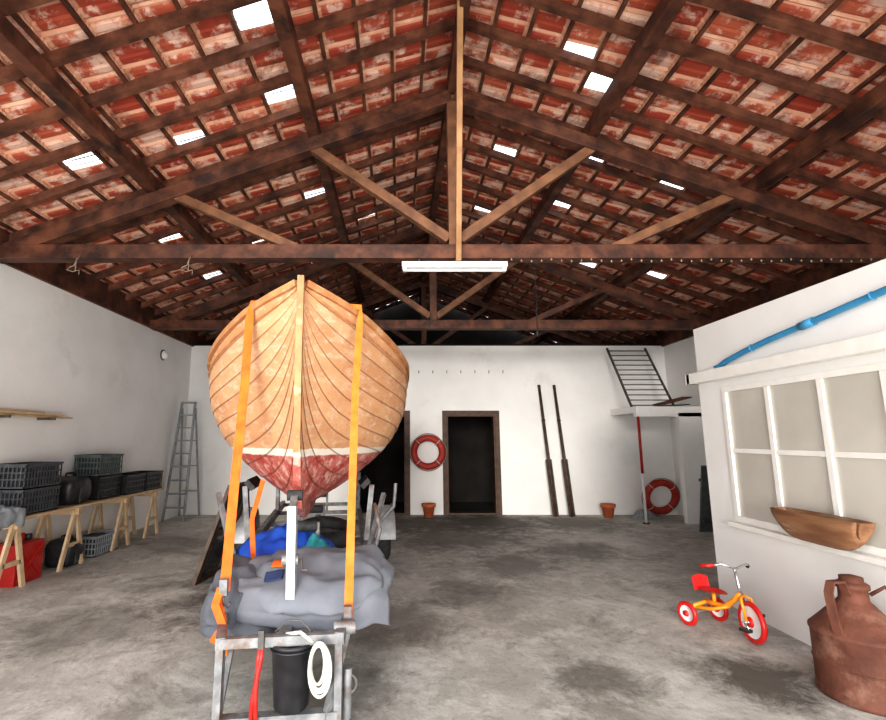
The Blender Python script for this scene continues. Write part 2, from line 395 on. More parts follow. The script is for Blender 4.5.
b.box((AX-.012,wy1-fw,wz0+fw),(AX+.012,wy1,wz1-fw),whitepaint); b.box((AX-.012,wy0,wz0+fw),(AX+.012,wy0+fw,wz1-fw),whitepaint)
for yy in (2.55,3.05,3.53,4.05): b.box((AX-.006,yy-.025,wz0+fw),(AX+.012,yy+.025,wz1-fw),whitepaint)
b.box((AX-.004,wy0+fw,1.415),(AX+.0115,wy1-fw,1.455),whitepaint)
b.box((AX-.06,wy0-.05,wz0-.05),(AX+.0,wy1+.04,wz0-.01),whitepaint)
b.make('window_1',bevel=.003)
b=B(); X=AX-.04
pp=[(X,4.60,2.22),(X,4.55,2.225),(X,4.45,2.26),(X,4.2,2.31),(X,3.9,2.355),(X,3.5,2.40),(X,3.0,2.46),(X,2.4,2.53),(X,1.6,2.62)]
b.tube(pp,.025,bluepipe,14); b.cyl((X,3.58,2.391),(X,3.46,2.405),.033,bluepipe)
for yy,zz in ((4.1,2.325),(3.0,2.46)): b.torus((X,yy,zz),.027,.004,(0,1,-.12),bluepipe)
b.make('water_pipe')
def trough(u,v):
    yy=3.22+u*.72; e=1-(2*u-1)**4*.35; a=math.pi*(v)
    wid=.075*e; dep=.20*(.55+.45*(1-(2*u-1)**6))
    return (AX-.105+math.cos(a)*wid, 3.58+(yy-3.58)*(1-.13*math.sin(a)), 1.01-abs(math.sin(a))**.7*dep*.98)
b=B(); b.grid(trough,26,16,troughw)
for u in (0,1):
    vs=[trough(u,j/15) for j in range(16)]; b.add(vs,[tuple(range(16))],troughw)
b.make('wooden_trough',solid=.015)

# ------------------------------------------------------------------ boat
O=Vector((-.70,3.28,0)); DB=Vector((-.122,.9925,0)); DLt=Vector((.9925,.122,0))
def P(l,d,z): return O+DB*d+DLt*l+Vector((0,0,z))
def interp(tab,x):
    if x<=tab[0][0]: return tab[0][1]
    for i in range(len(tab)-1):
        if x<=tab[i+1][0]:
            x0,y0=tab[i]; x1,y1=tab[i+1]
            m0=(y1-y0)/(x1-x0) if i==0 else (y1-tab[i-1][1])/(x1-tab[i-1][0])
            m1=(y1-y0)/(x1-x0) if i+2>=len(tab) else (tab[i+2][1]-y0)/(tab[i+2][0]-x0)
            h=x1-x0; t=(x-x0)/h
            return (2*t**3-3*t*t+1)*y0+(t**3-2*t*t+t)*h*m0+(-2*t**3+3*t*t)*y1+(t**3-t*t)*h*m1
    return tab[-1][1]
Bt=[(0,.02),(.2,.27),(.4,.47),(.8,.74),(1.35,.93),(2.4,.99),(4,.86),(5.2,.62)]
Zs=[(0,2.64),(.4,2.48),(.8,2.335),(1.35,2.22),(2.4,2.12),(4,2.14),(5.2,2.24)]
Zk=[(0,2.2),(.04,1.95),(.12,1.6),(.25,1.32),(.45,1.12),(.9,1.0),(2,.93),(4,.92),(5.2,1.0)]
Vt=[(0,0),(.22,.19),(.44,.41),(.67,.67),(1,1)]
Ft=[(0,0),(.04,.14),(.22,.50),(.44,.80),(.67,.96),(.85,1.0),(1,1)]
def hull(d,t,off=0.):
    bb=interp(Bt,d); zs=interp(Zs,d); zk=interp(Zk,d)
    a=min(1,d/1.3); a=a*a*(3-2*a)*.8+.2*min(1,d/.5)
    w=(1-a)*interp(Vt,t)+a*interp(Ft,t)
    return (bb*w+off, zk+(zs-zk)*t)
NS=48; NK=11; b=B(); info=[]
ds=[5.2*(i/(NS-1))**1.5 for i in range(NS)]
for side in (-1,1):
    for k in range(NK):
        t0=k/NK; t1=(k+1)/NK; rv=random.random()
        rows=[(t0,.006,1),(t0+.007,.010,0),((t0+t1)/2,.008,0),(t1-.005,.003,.0),(t1,.002,1)]
        vs=[]; inf=[]
        for d in ds:
            for (t,off,sm) in rows:
                l,z=hull(d,t); l=l+off*min(1,d/.15) ; vs.append(P(side*l,d,z)); inf.append((rv,sm,0))
        n=len(rows); fs=[]
        for i in range(NS-1):
            for j in range(n-1):
                q=(i*n+j,(i+1)*n+j,(i+1)*n+j+1,i*n+j+1); fs.append(q if side<0 else q[::-1])
        b.add(vs,fs,HULL,False); info+=inf
vs=[]
for side in (-1,1):
    ts=[j/12 for j in range(13)]
    if side==1: ts=ts[::-1]
    for t in ts:
        l,z=hull(5.2,t); vs.append(P(side*l,5.2,z))
b.add(vs,[tuple(range(len(vs)))],HULL); info+=[(.5,0,0)]*len(vs)
for side in (-1,1):
    vs=[];
    for d in ds:
        for j in range(9):
            l,z=hull(d,j/8); vs.append(P(side*max(0,l-.025),d,z+.02*(1-j/8)))
    fs=[(i*9+j,(i+1)*9+j,(i+1)*9+j+1,i*9+j+1) for i in range(NS-1) for j in range(8)]
    b.add(vs,fs,hullin,True); info+=[(.5,0,0)]*len(vs)
n0=len(b.v)
stem=[(-.035,2.67),(-.03,2.45),(-.02,2.15),(.02,1.85),(.085,1.57),(.12,1.47),(.21,1.29),(.42,1.09),(.9,.95),(2,.88),(4,.87),(5.2,.95)]
b.ribbon([P(0,d,z) for d,z in stem[:6]],.045,.09,DLt,railw)
b.ribbon([P(0,d,z) for d,z in stem[5:]],.05,.11,DLt,HULL)
for side in (-1,1):
    b.ribbon([P(side*(hull(d,1)[0]+.015),d,hull(d,1)[1]-.005) for d in ds],.05,.04,(0,0,1),railw)
    b.ribbon([P(side*(hull(d,.93)[0]+.010),d,hull(d,.93)[1]-.01) for d in ds[:]],.02,.016,(0,0,1),railw)
for dd in (1.7,2.9,4.1):
    w=hull(dd,.8)[0]-.02; b.beam(P(-w,dd,hull(dd,.8)[1]),P(w,dd,hull(dd,.8)[1]),.25,.03,railw)
b.grid(lambda u,v:P((2*v-1)*(hull(.05+u*.9,1)[0]-.01),.05+u*.9,hull(.05+u*.9,1)[1]+.0+.02*(1-(2*v-1)**2)),12,7,railw)
b.beam(P(0,5.25,1.0),P(0,5.22,2.1),.04,.3,redp)
info+=[(.5,0,0)]*(len(b.v)-n0)
b.make('wooden_boat',info=info)

# straps
def sp(mat,pts,w=.052):
    b=B(); b.ribbon(pts,w,.006,DLt,mat)
    e=Vector(pts[-1]); b.obox(e+Vector((0,-.015,.03)),(.045,.03,.09),Matrix.Rotation(.1,3,'X'),galv)
    b.tube([e+Vector((0,-.01,-.02)),e+Vector((0,0,-.07)),e+Vector((.02,.01,-.09)),e+Vector((.035,0,-.06))],.007,darkmetal,8)
    return b
gl=P(-.385,.28,2.55); gr=P(.43,.28,2.55)
b=sp(orange,[P(-.05,.30,2.58),gl,gl+Vector((-.005,-.03,-.12)),Vector((-1.10,3.38,1.9)),Vector((-1.075,3.2,1.2)),Vector((-1.03,3.0,.66))],.06)
b.ribbon([(-1.05,3.0,.68),(-1.06,2.95,.60),(-1.0,2.92,.50),(-1.04,2.90,.44),(-.97,2.90,.40)],.045,.02,(1,0,0),orange)
b.ribbon([(-1.07,3.02,.60),(-1.02,2.96,.52),(-.99,2.93,.34)],.045,.012,(1,0,.3),orange)
b.ribbon([P(-.36,.75,.56),P(-.40,.8,.9),P(-.34,.9,1.2)],.04,.006,DLt,orange)
b.make('ratchet_strap')
b=sp(orangey,[P(.05,.30,2.58),gr,gr+Vector((0,-.03,-.12)),Vector((-.315,3.38,1.9)),Vector((-.31,3.2,1.2)),Vector((-.30,2.98,.52))],.05)
b.make('ratchet_strap')

# ------------------------------------------------------------------ trailer
b=B()
for sd in (-1,1):
    b.beam(P(sd*.55,.7,.5),P(sd*.6,4.9,.5),.06,.09,galv)
    b.beam(P(sd*.55,.72,.5),P(sd*.31,-.52,.48),.05,.06,galv)
    b.beam(P(sd*.31,-.50,.50),P(sd*.31,-.50,.02),.04,.045,galv)
    b.beam(P(sd*.31,-.10,.46),P(sd*.31,-.46,.12),.03,.03,galv)
    b.box(tuple(P(sd*.31,-.50,0)-Vector((.05,.05,0))),tuple(P(sd*.31,-.50,0)+Vector((.05,.05,.025))),galv)
    for dd in (1.7,3.9):
        l,z=hull(dd,.22)
        b.beam(P(sd*.57,dd,.5),P(sd*(l+.14),dd,z-.13),.05,.05,galv)
        b.beam(P(sd*(l+.06),dd-.25,z-.10),P(sd*(l+.06),dd+.25,z-.10),.1,.05,rubber,up=(-sd*.7,0,.7))
    wc=P(sd*.86,3.1,.31)
    b.torus(wc,.225,.085,DLt,rubber,40,12); b.lathe([(0,-.03),(.06,-.04),(.09,-.02),(.15,.03),(.17,.06),(.17,-.06)],wc,galv,28,axis=DLt)
    b.lathe([(0,.05),(.05,.05),(.06,.02),(.15,.0),(.165,.05)],wc,galv,28,axis=DLt*sd)
    def fend(u,v,sd=sd,wc=wc):
        a=math.pi*(.02+.96*u); return wc+DB*math.cos(a)*.38+Vector((0,0,math.sin(a)*.38))+DLt*sd*(v-.5)*.24
    b.grid(fend,20,4,postm)
    b.ribbon([fend(i/19,1) for i in range(20)],.04,.012,(0,0,1),postm)
    b.tube([P(sd*.60,1.1,.5),P(sd*.66,1.1,.75),P(sd*.62,1.25,.95)],.02,galv)
b.tube([P(.60,2.1,.5),P(.90,2.15,.8),P(.92,2.15,1.05)],.02,galv)
b.cyl(P(-.86,3.1,.31),P(.86,3.1,.31),.035,galv)
for dd,l in ((-.5,.31),(.72,.55),(2.0,.56),(3.1,.57),(4.0,.6),(4.88,.62)): b.beam(P(-l,dd,.48),P(l,dd,.48),.05,.05,galv)
b.beam(P(-.31,-.5,.10),P(.31,-.5,.10),.06,.05,galv)
b.beam(P(0,-.5,.42),P(0,4.9,.42),.07,.07,galv)
b.beam(P(.36,-.42,.52),P(.24,-.52,.06),.03,.04,galv); b.cyl(P(.40,-.42,.50),P(.28,-.42,.50),.035,galv); b.cyl(P(.36,-.44,.30),P(.36,-.44,.05),.025,galv)
b.torus(P(.36,-.44,.22),.05,.012,(0,1,0),darkmetal,20,8)
b.beam(P(.02,-.18,.42),P(.0,-.1,1.12),.055,.055,postm)
b.beam(P(0,.4,.46),P(0,-.12,.95),.04,.04,galv)
b.beam(P(0,-.12,1.08),P(0,.04,1.16),.045,.045,galv)
b.cyl(P(-.05,.05,1.17),P(.05,.05,1.17),.035,rubber)
b.cyl(P(-.05,-.12,.80),P(.05,-.12,.80),.035,galv); b.tube([P(.05,-.12,.80),P(.07,-.12,.80),P(.08,-.18,.75),P(.11,-.18,.75)],.008,darkmetal,8)
for dd in (1.0,2.5,4.0):
    zk=interp(Zk,dd)-.15
    b.cyl(P(-.11,dd,zk-.03),P(.11,dd,zk-.03),.045,rubber)
    for sd in (-1,1): b.beam(P(sd*.12,dd,.46),P(sd*.12,dd,zk),.03,.03,galv)
b.beam(P(-.55,1.0,.5),P(-.80,1.35,1.05),.04,.04,galv); b.beam(P(.55,1.2,.5),P(.74,1.6,1.0),.04,.04,galv)
b.make('boat_trailer',bevel=.004)

# covers : folded canvas
def nz(p,s=1.): return noise.noise(Vector(p)*s)
def ridged(p): return 1-abs(noise.noise(Vector(p)))*2
cp=[(0,.50,3.95),(.12,.61,3.88),(.25,.69,3.74),(.45,.67,3.52),(.62,.63,3.35),(.80,.57,3.20),(.93,.50,3.13),(1,.45,3.12)]
def cov(x0,x1,zoff,amp,seed,hang,tilt=0.):
    def f(u,v):
        z=interp([(a,q) for a,q,_ in cp],v); y=interp([(a,q) for a,_,q in cp],v)
        x=x0+(x1-x0)*u+.04*nz((u*3,v*4,seed))
        e=min(u,1-u)
        # rounded front corners
        y=y+max(0,1-e/.22)**2*.22*max(0,v-.5)*2
        fold=ridged((u*1.6+v*2.0,v*4.0-u*1.2,seed+3))*1.0+.3*ridged((u*5,v*5,seed+5))
        z=z+zoff+tilt*(u-.5)-hang*max(0,1-e/.10)**1.5*.07+amp*(fold-.7)
        y=y+amp*.5*nz((u*5,v*3,seed+9))-.06*math.sin(u*3)*v*v
        return Vector((x,y,max(.06,z)))
    return f
b=B(); cf=cov(-1.14,-.06,.0,.036,1.3,1); b.grid(cf,70,50,cover)
cf2=cov(-.98,-.12,.055,.032,8.3,1,.02); b.grid(cf2,46,40,cover)
def patch(u0,u1,v0,v1,o):
    return lambda u,v: cf2(u0+(u1-u0)*u,v0+(v1-v0)*v)+Vector((0,-.008,.012+o))
b.grid(patch(.14,.28,.62,.70,0),14,10,navy); b.grid(patch(.17,.26,.52,.59,0),10,8,orange)
b.make('boat_cover',solid=.006)
b=B(); b.grid(cov(-1.28,-.74,-.07,.04,5.1,.8),50,44,cover2)
b.grid(cov(-1.24,-.92,-.01,.035,7.7,.6),30,30,cover2)
b.make('canvas_tarpaulin',solid=.01)
def heap(cx,cy,cz,rx,ry,h,seed):
    def f(u,v):
        a=2*math.pi*u; r=v; q=1+.25*nz((math.cos(a)*1.5,math.sin(a)*1.5,seed))
        return Vector((cx+math.cos(a)*rx*r*q,cy+math.sin(a)*ry*r*q,cz+h*(1-r**2.2)*(1+.5*nz((math.cos(a)*r*3,math.sin(a)*r*3,seed+2)))+.03*nz((math.cos(a)*r*8,math.sin(a)*r*8,seed))))
    return f
b=B(); b.grid(heap(-.98,4.40,.56,.40,.32,.22,2.2),40,14,bluet); b.grid(heap(-.70,4.2,.57,.16,.18,.14,6.2),30,10,tealt); b.make('blue_tarp',solid=.01)
b=B(); b.torus((-.74,5.0,.62),.22,.08,(.1,-.2,1),rubber,36,12); b.lathe([(0,.02),(.06,.03),(.14,0),(.16,.04)],(-.74,5.0,.62),galv,24); b.make('spare_wheel')

# bucket + hose + cutter
bx,by=-.585,2.86
b=B()
b.lathe([(0,.135),(.088,.135),(.092,.14),(.112,.44),(.122,.445),(.122,.46),(.108,.46),(.088,.16),(0,.16)],(bx,by-.02,0),blackp,36)
b.torus((bx,by-.02,.43),.116,.006,(0,0,1),blackp)
b.tube([(bx-.115,by-.02,.44),(bx-.10,by-.02,.50),(bx-.04,by-.01,.555),(bx+.04,by-.01,.555),(bx+.10,by-.02,.50),(bx+.115,by-.02,.44)],.004,darkmetal,8)
b.lathe([(0,.40),(.10,.40)],(bx,by-.02,0),greyp,24)
b.make('bucket')
b=B()
for k in range(6):
    pts=[]
    for i in range(28):
        a=2*math.pi*i/28; pts.append((bx+.15+(.036+.004*k)*math.cos(a)+.004*k,by-.10-.010*k,.37+(.095+.006*k)*math.sin(a)+.010*math.sin(k*2.3)))
    b.tube(pts,.008,rope_m,8,closed=True)
b.tube([(bx+.12,by-.08,.47),(bx+.05,by-.08,.52),(bx-.03,by-.05,.50),(bx-.06,by,.44)],.010,rope_m,8)
b.make('coiled_rope')
b=B()
b.tube([(-.735,2.72,.02),(-.745,2.72,.22),(-.745,2.74,.40),(-.74,2.74,.46)],[.010,.012,.012,.010],redp,10)
b.tube([(-.77,2.72,.02),(-.76,2.72,.22),(-.73,2.74,.40),(-.725,2.74,.46)],[.010,.012,.012,.010],redp,10)
b.obox((-.732,2.74,.50),(.03,.022,.09),Matrix.Identity(3),darkmetal)
b.make('bolt_cutter')

# leaning framed panel
b=B()
p00=Vector((-2.20,5.42,.0)); p10=Vector((-2.13,5.95,.0)); up=Vector((.30,.10,1.02))
def q(a,c): return p00+(p10-p00)*a+up*c
nrm=(p10-p00).cross(up).normalized()
for c0 in (.03,.97,.5): b.beam(q(0,c0),q(1,c0),.045,.08,oarw,up=up)
for a in (.05,.95): b.beam(q(a,0.01),q(a,1),.08,.045,oarw,up=nrm)
vs=[q(.03,.03),q(.97,.03),q(.97,.97),q(.03,.97)]; b.add(vs,[(0,1,2,3)],darkglass)
b.make('leaning_window_frame',bevel=.004)

# ------------------------------------------------------------------ trestle table
b=B(); TX0,TX1=-4.42,-3.95
b.box((TX0,4.6,.70),(TX1,8.28,.73),pinew)
for yc in (5.2,6.15,7.2,8.05):
    b.box((TX0+.02,yc-.03,.62),(TX1-.0,yc+.03,.70),pinew)
    for x in (TX0+.05,TX1-.05):
        for sd in (-1,1): b.beam((x,yc+sd*.02,.66),(x,yc+sd*.2,.0),.06,.03,pinew,up=(1,0,0))
        b.beam((x,yc-.12,.27),(x,yc+.12,.27),.03,.05,pinew)
b.make('trestle_table',bevel=.003)
def crate(c,sx,sy,h,mat,nm='plastic_crate'):
    b=B(); x,y,z=c; x0,x1,y0,y1=x-sx/2,x+sx/2,y-sy/2,y+sy/2
    b.box((x0,y0,z),(x1,y1,z+.012),mat)
    t=.012
    for zz,hh in ((z,.03),(z+h*.36,.016),(z+h*.62,.016),(z+h-.035,.035)):
        b.box((x0,y0,zz),(x1,y0+t,zz+hh),mat); b.box((x0,y1-t,zz),(x1,y1,zz+hh),mat)
        b.box((x0,y0,zz),(x0+t,y1,zz+hh),mat); b.box((x1-t,y0,zz),(x1,y1,zz+hh),mat)
    n=int(sy/.045)
    for i in range(n+1):
        yy=y0+(sy-.014)*i/n
        for xx in (x0,x1-t): b.box((xx+.001,yy,z),(xx+t-.001,yy+.014,z+h-.01),mat)
    n=int(sx/.045)
    for i in range(n+1):
        xx=x0+(sx-.014)*i/n
        for yy in (y0,y1-t): b.box((xx,yy+.001,z),(xx+.014,yy+t-.001,z+h-.01),mat)
    b.box((x0+.02,y0+.02,z+.012),(x1-.02,y1-.02,z+h*.85),blackp)
    b.box((x0-.008,y0-.008,z+h-.02),(x1+.008,y0+.004,z+h),mat); b.box((x0-.008,y1-.004,z+h-.02),(x1+.008,y1+.008,z+h),mat)
    b.box((x0-.008,y0,z+h-.02),(x0+.004,y1,z+h),mat); b.box((x1-.004,y0,z+h-.02),(x1+.008,y1,z+h),mat)
    b.make(nm)
crate((-4.2,5.55,.731),.38,.56,.27,greyp); crate((-4.2,5.55,1.003),.38,.56,.27,greyp)
crate((-4.22,6.88,.731),.36,.52,.30,blackp); crate((-4.22,6.88,1.033),.36,.52,.29,greenp)
crate((-4.17,7.45,.731),.38,.52,.28,blackp); crate((-4.17,8.0,.731),.38,.5,.28,blackp)
crate((-4.2,6.9,.0),.38,.52,.26,lightgreyp)
def bag(c,sx,sy,h,mat,nm,seed,handle=True):
    b=B(); cx,cy,cz=c
    def f(u,v):
        a=2*math.pi*u; ph=math.pi*v
        sg=lambda t,e: math.copysign(abs(t)**e,t)
        x=sg(math.cos(a),.5)*sg(math.sin(ph),.5)*sx/2; y=sg(math.sin(a),.5)*sg(math.sin(ph),.5)*sy/2; z=-sg(math.cos(ph),.6)*h/2
        k=1+.12*nz((x*6,y*6,z*6+seed))
        return Vector((cx+x*k,cy+y*k,max(cz,cz+h/2+z*k)))
    b.grid(f,32,18,mat)
    if handle:
        b.tube([(cx,cy-.1,cz+h*.95),(cx,cy-.08,cz+h*1.12),(cx,cy+.08,cz+h*1.12),(cx,cy+.1,cz+h*.95)],.012,blackp,8)
        b.ribbon([(cx+sx*.5,cy-.05,cz+.02),(cx+sx*.53,cy-.05,cz+h*.5),(cx+sx*.3,cy-.05,cz+h)],.03,.006,(0,1,0),greyp)
    b.make(nm)
bag((-4.18,6.25,.731),.36,.46,.34,blackp,'equipment_bag',1.)
b=B()
def fc(u,v):
    x=-4.36+.47*v; y=4.72+.50*u
    z=.79+.05*ridged((u*3,v*3,2.2))+.03*nz((u*9,v*9,1.))
    if v>.86: x=-3.93+.02*nz((u*6,v*4,3.)); z=z-(v-.86)/.14*.16*(1+.4*nz((u*5,0,4.)))
    return Vector((x,y,z))
b.grid(fc,34,30,lightgreyp)
b.make('folded_cloth',solid=.01)
bag((-4.15,6.25,.0),.34,.36,.32,blackp,'holdall_bag',7.)
b=B()
b.box((-4.36,5.35,0),(-4.06,5.75,.42),redp)
b.beam((-4.21,5.42,.42),(-4.21,5.42,.50),.03,.04,redp); b.beam((-4.21,5.6,.42),(-4.21,5.6,.50),.03,.04,redp); b.beam((-4.21,5.40,.49),(-4.21,5.62,.49),.035,.03,redp)
b.cyl((-4.21,5.69,.42),(-4.21,5.69,.48),.035,blackp)
b.beam((-4.055,5.38,.05),(-4.055,5.72,.38),.03,.012,redp); b.beam((-4.055,5.72,.05),(-4.055,5.38,.38),.03,.012,redp)
b.make('jerry_can',bevel=.03)
b=B()
for i,(z,x) in enumerate(((1.80,-4.42),(1.825,-4.36),(1.85,-4.43))): b.box((x-.05,3.4,z),(x+.05,6.45-.25*i,z+.022),pinew)
for yy in (4.4,5.3,6.0): b.beam((XL,yy,1.785),(-4.28,yy,1.785),.03,.03,darkmetal)
b.make('timber_plank_rack')
b=B(); c=Vector((XL,8.95,3.1)); b.lathe([(0,.11),(.05,.10),(.08,.06),(.085,.02),(.09,.0)],c,whitep,24,axis=(1,0,0)); b.torus(c+Vector((.02,0,0)),.09,.014,(1,0,0),darkmetal,24,8); b.make('wall_lamp')
# step ladder
b=B()
def LR(sd,t,back=False):
    w=.20-.07*t
    return Vector((-4.25+sd*w,(9.35+.32*t) if not back else (10.05-.36*t),2.25*t))
for sd in (-1,1):
    b.beam(LR(sd,0),LR(sd,1),.03,.06,alu,up=(0,1,0)); b.beam(LR(sd,0,True),LR(sd,.95,True),.025,.04,alu,up=(0,1,0))
for i in range(1,9):
    t=i/9; b.beam(LR(-1,t),LR(1,t),.09,.025,alu)
    if i%2==0: b.beam(LR(-1,t,True),LR(1,t,True),.03,.02,alu)
b.beam(LR(-1,1)+Vector((0,.02,0)),LR(1,1)+Vector((0,.02,0)),.14,.03,alu)
b.make('step_ladder')

# ------------------------------------------------------------------ back wall things
def lifebuoy(c,nrm):
    b=B(); b.torus(c,.29,.068,nrm,ringm,48,14)
    nv=Vector(nrm).normalized(); a=Vector((0,0,1)); x=nv.cross(a).normalized(); y=nv.cross(x); c=Vector(c)
    for k in range(4):
        an=math.pi/4+k*math.pi/2; d=x*math.cos(an)+y*math.sin(an); t=nv.cross(d)
        b.torus(c+d*.29,.071,.008,t,rope_m,20,8)
    pts=[]
    for i in range(48):
        an=2*math.pi*i/48; rr=.365+.014*abs(math.sin(2*(an-math.pi/4))); pts.append(c+(x*math.cos(an)+y*math.sin(an))*rr)
    b.tube(pts,.008,ropeg,8,closed=True)
    return b.make('lifebuoy')
lifebuoy((.58,YB-.10,1.26),(0,1,0))
lifebuoy((5.22,YB-.28,.39),(.0,1,.25))
def pot(x,y):
    b=B(); b.lathe([(0,0),(.085,0),(.12,.2),(.14,.2),(.145,.26),(.125,.26),(.115,.2),(.11,.18),(0,.18)],(x,y,0),terra,28); b.make('terracotta_pot')
pot(.57,9.9); pot(4.12,9.85)
for (xb,xt) in ((3.12,2.95),(3.45,3.27)):
    b=B(); p0=Vector((xb,9.98,.0)); p1=Vector((xt,10.15,2.66))
    b.tube([p0+(p1-p0)*t for t in (0,.3,.36,1)],[.03,.036,.034,.028],oarw,12)
    b.ribbon([p0+(p1-p0)*t for t in (0,.05,.2,.32,.42)],.12,.018,(1,0,0),oarw)
    b.tube([p0+(p1-p0)*t for t in (.96,1)],.03,oarw,10); b.torus(p0+(p1-p0)*.72,.034,.01,p1-p0,rubber,16,8)
    b.make('oar')
PX=4.45
b=B()
b.box((PX,9.1,2.02),(XR,YB,2.14),plaster); b.box((XR-.45,9.1,0),(XR,9.22,2.02),plaster)
b.box((PX,9.1,1.95),(XR,9.2,2.02),plaster)
b.make('wall_corner_platform')
b=B(); b.cyl((PX+.06,9.15,0),(PX+.06,9.15,1.95),.022,whitep); b.cyl((PX+.06,9.15,.9),(PX+.06,9.15,1.95),.025,redp); b.cyl((PX+.06,9.15,0),(PX+.06,9.15,.02),.06,doorw); b.make('support_post')
b=B()
a0=Vector((4.60,9.55,2.15)); a1=Vector((4.36,9.95,3.42)); c0=Vector((5.45,9.55,2.15)); c1=Vector((5.16,9.95,3.42))
b.beam(a0,a1,.035,.035,darkmetal); b.beam(c0,c1,.035,.035,darkmetal)
for i in range(12):
    t=(i+.4)/12; b.beam(a0+(a1-a0)*t,c0+(c1-c0)*t,.03,.02,darkmetal)
b.make('metal_bed_frame')
b=B(); b.obox((5.3,9.36,2.26),(.62,.3,.02),Matrix.Rotation(-.25,3,'Y')@Matrix.Rotation(.1,3,'X'),rust); b.obox((5.25,9.36,2.17),(.6,.3,.02),Matrix.Rotation(-.05,3,'Y'),greyp)
b.make('scrap_sheet_pile')
b=B(); b.grid(heap(4.75,9.7,.0,.24,.2,.16,9.3),24,10,lightgreyp); b.make('fishing_net_heap')
b=B(); b.obox((5.22,8.2,.56),(.5,.03,1.1),Matrix.Rotation(.2,3,'X'),greenp)
for i in range(3): b.obox((5.22,8.22,.2+.33*i),(.46,.04,.04),Matrix.Rotation(.2,3,'X'),darkmetal)
b.make('leaning_board')
b=B(); pts=[]
for i in range(81):
    x=1.2+4.3*i/80; pts.append((x,4.93,3.46-.02*abs(math.sin(i*math.pi/8))))
b.tube(pts,.003,blackp,6)
for i in range(0,81,2): x,y,z=pts[i]; b.lathe([(0,-.028),(.009,-.02),(.009,-.008),(.005,0)],(x,y-.005,z),palew,8)
b.make('string_lights')
b=B()
for i in range(9): x=-.2+i*.3; b.tube([(x,YB,2.98),(x,YB-.04,2.97),(x,YB-.045,2.93),(x,YB-.02,2.92)],.007,darkmetal,6)
b.box((-.3,YB-.01,2.965),(2.3,YB,2.985),plaster)
b.make('hook_rail')
b=B(); b.box((.02,4.93,3.37),(1.16,5.03,3.43),whitep); b.cyl((.06,4.98,3.345),(1.12,4.98,3.345),.016,whitep)
for x in (.03,1.11): b.box((x,4.95,3.33),(x+.04,5.01,3.375),whitep)
for x in (.2,.98): b.box((x,4.96,3.42),(x+.02,5.0,3.47),darkmetal)
b.make('fluorescent_light',bevel=.005)
b=B(); b.tube([(1.93,6.6,zt(1.93)-.1),(1.93,6.6,4.2),(1.94,6.6,3.5),(1.93,6.6,3.05)],.006,blackp,6); b.lathe([(0,-.1),(.02,-.09),(.025,-.05),(.015,0)],(1.93,6.6,3.05),blackp,12); b.make('hanging_cable')
for x in (-3.45,-2.25):
    b=B(); y=4.9
    b.tube([(x,y+.04,3.5),(x,y-.01,3.44),(x-.02,y-.02,3.36),(x-.06,y-.03,3.34)],.006,ropeg,8)
    b.tube([(x-.06,y-.03,3.34),(x-.08,y-.03,3.31),(x-.02,y-.03,3.29),(x+.05,y-.03,3.31),(x+.05,y-.03,3.26)],.005,ropeg,8)
    b.tube([(x,y-.02,3.44),(x+.0,y-.02,3.30)],.005,ropeg,8)
    b.make('hanging_hook')

# ------------------------------------------------------------------ tricycle
b=B()
R0=Vector((2.58,4.38,0)); F0=Vector((2.71,3.97,0)); h=(F0-R0).normalized(); pr=Vector((-h.y,h.x,0))
pr=pr if pr.x>0 else -pr
def T(a,l,z): return R0+h*a+pr*l+Vector((0,0,z))
LF=(F0-R0).length
fr=.15; rr=.095
def wheel(c,r,tr,ax):
    b.torus(c,r-tr,tr,ax,tred,36,10)
    b.lathe([(0,-.012),(r*.72,-.008),(r-tr*1.4,-.014),(r-tr*1.4,.014),(r*.72,.008),(0,.012)],c,whitep,28,axis=ax)
    b.lathe([(0,-.028),(r*.22,-.026),(r*.28,-.0),(r*.22,.026),(0,.028)],c,tred,20,axis=ax)
    for k in range(8):
        an=k*math.pi/4; v=Vector((0,0,1))*math.sin(an)+Vector(ax).cross(Vector((0,0,1)))*math.cos(an)
        b.tube([Vector(c)+v*r*.28,Vector(c)+v*r*.78],.006,tred,6)
wax=(pr+h*.35).normalized()
wheel(T(LF,0,fr),fr,.02,wax); wheel(T(0,-.17,rr),rr,.018,pr); wheel(T(0,.17,rr),rr,.018,pr)
b.cyl(T(0,-.17,rr),T(0,.17,rr),.010,chrome,10)
b.tube([T(0,-.13,rr),T(.02,-.11,.16),T(.05,0,.19),T(.02,.11,.16),T(0,.13,rr)],.016,yellowp,10)
b.tube([T(.03,0,.19),T(.12,0,.19),T(.22,0,.20),T(.31,0,.28),T(.36,0,.34)],.02,yellowp,12)
b.tube([T(0,-.10,.14),T(.14,-.05,.16),T(.25,0,.21)],.014,yellowp,10); b.tube([T(0,.10,.14),T(.14,.05,.16),T(.25,0,.21)],.014,yellowp,10)
for sd in (-1,1): b.tube([T(LF,0,fr)+wax*sd*.04,T(LF-.03,0,.31)+wax*sd*.04,T(LF-.05,0,.33)],.011,yellowp,10)
b.tube([T(LF-.05,0,.28),T(LF-.08,0,.40),T(LF-.10,0,.52)],.012,chrome,10)
b.tube([T(LF-.16,0,.52)-wax*.17,T(LF-.10,0,.55)-wax*.1,T(LF-.09,0,.52),T(LF-.10,0,.55)+wax*.1,T(LF-.16,0,.52)+wax*.17],.010,chrome,10)
for sd in (-1,1): b.tube([T(LF-.13,0,.535)+wax*sd*.13,T(LF-.19,0,.515)+wax*sd*.19],.016,redp if sd<0 else blackp,10)
b.cyl(T(LF,0,fr)-wax*.07,T(LF,0,fr)+wax*.07,.008,chrome,8)
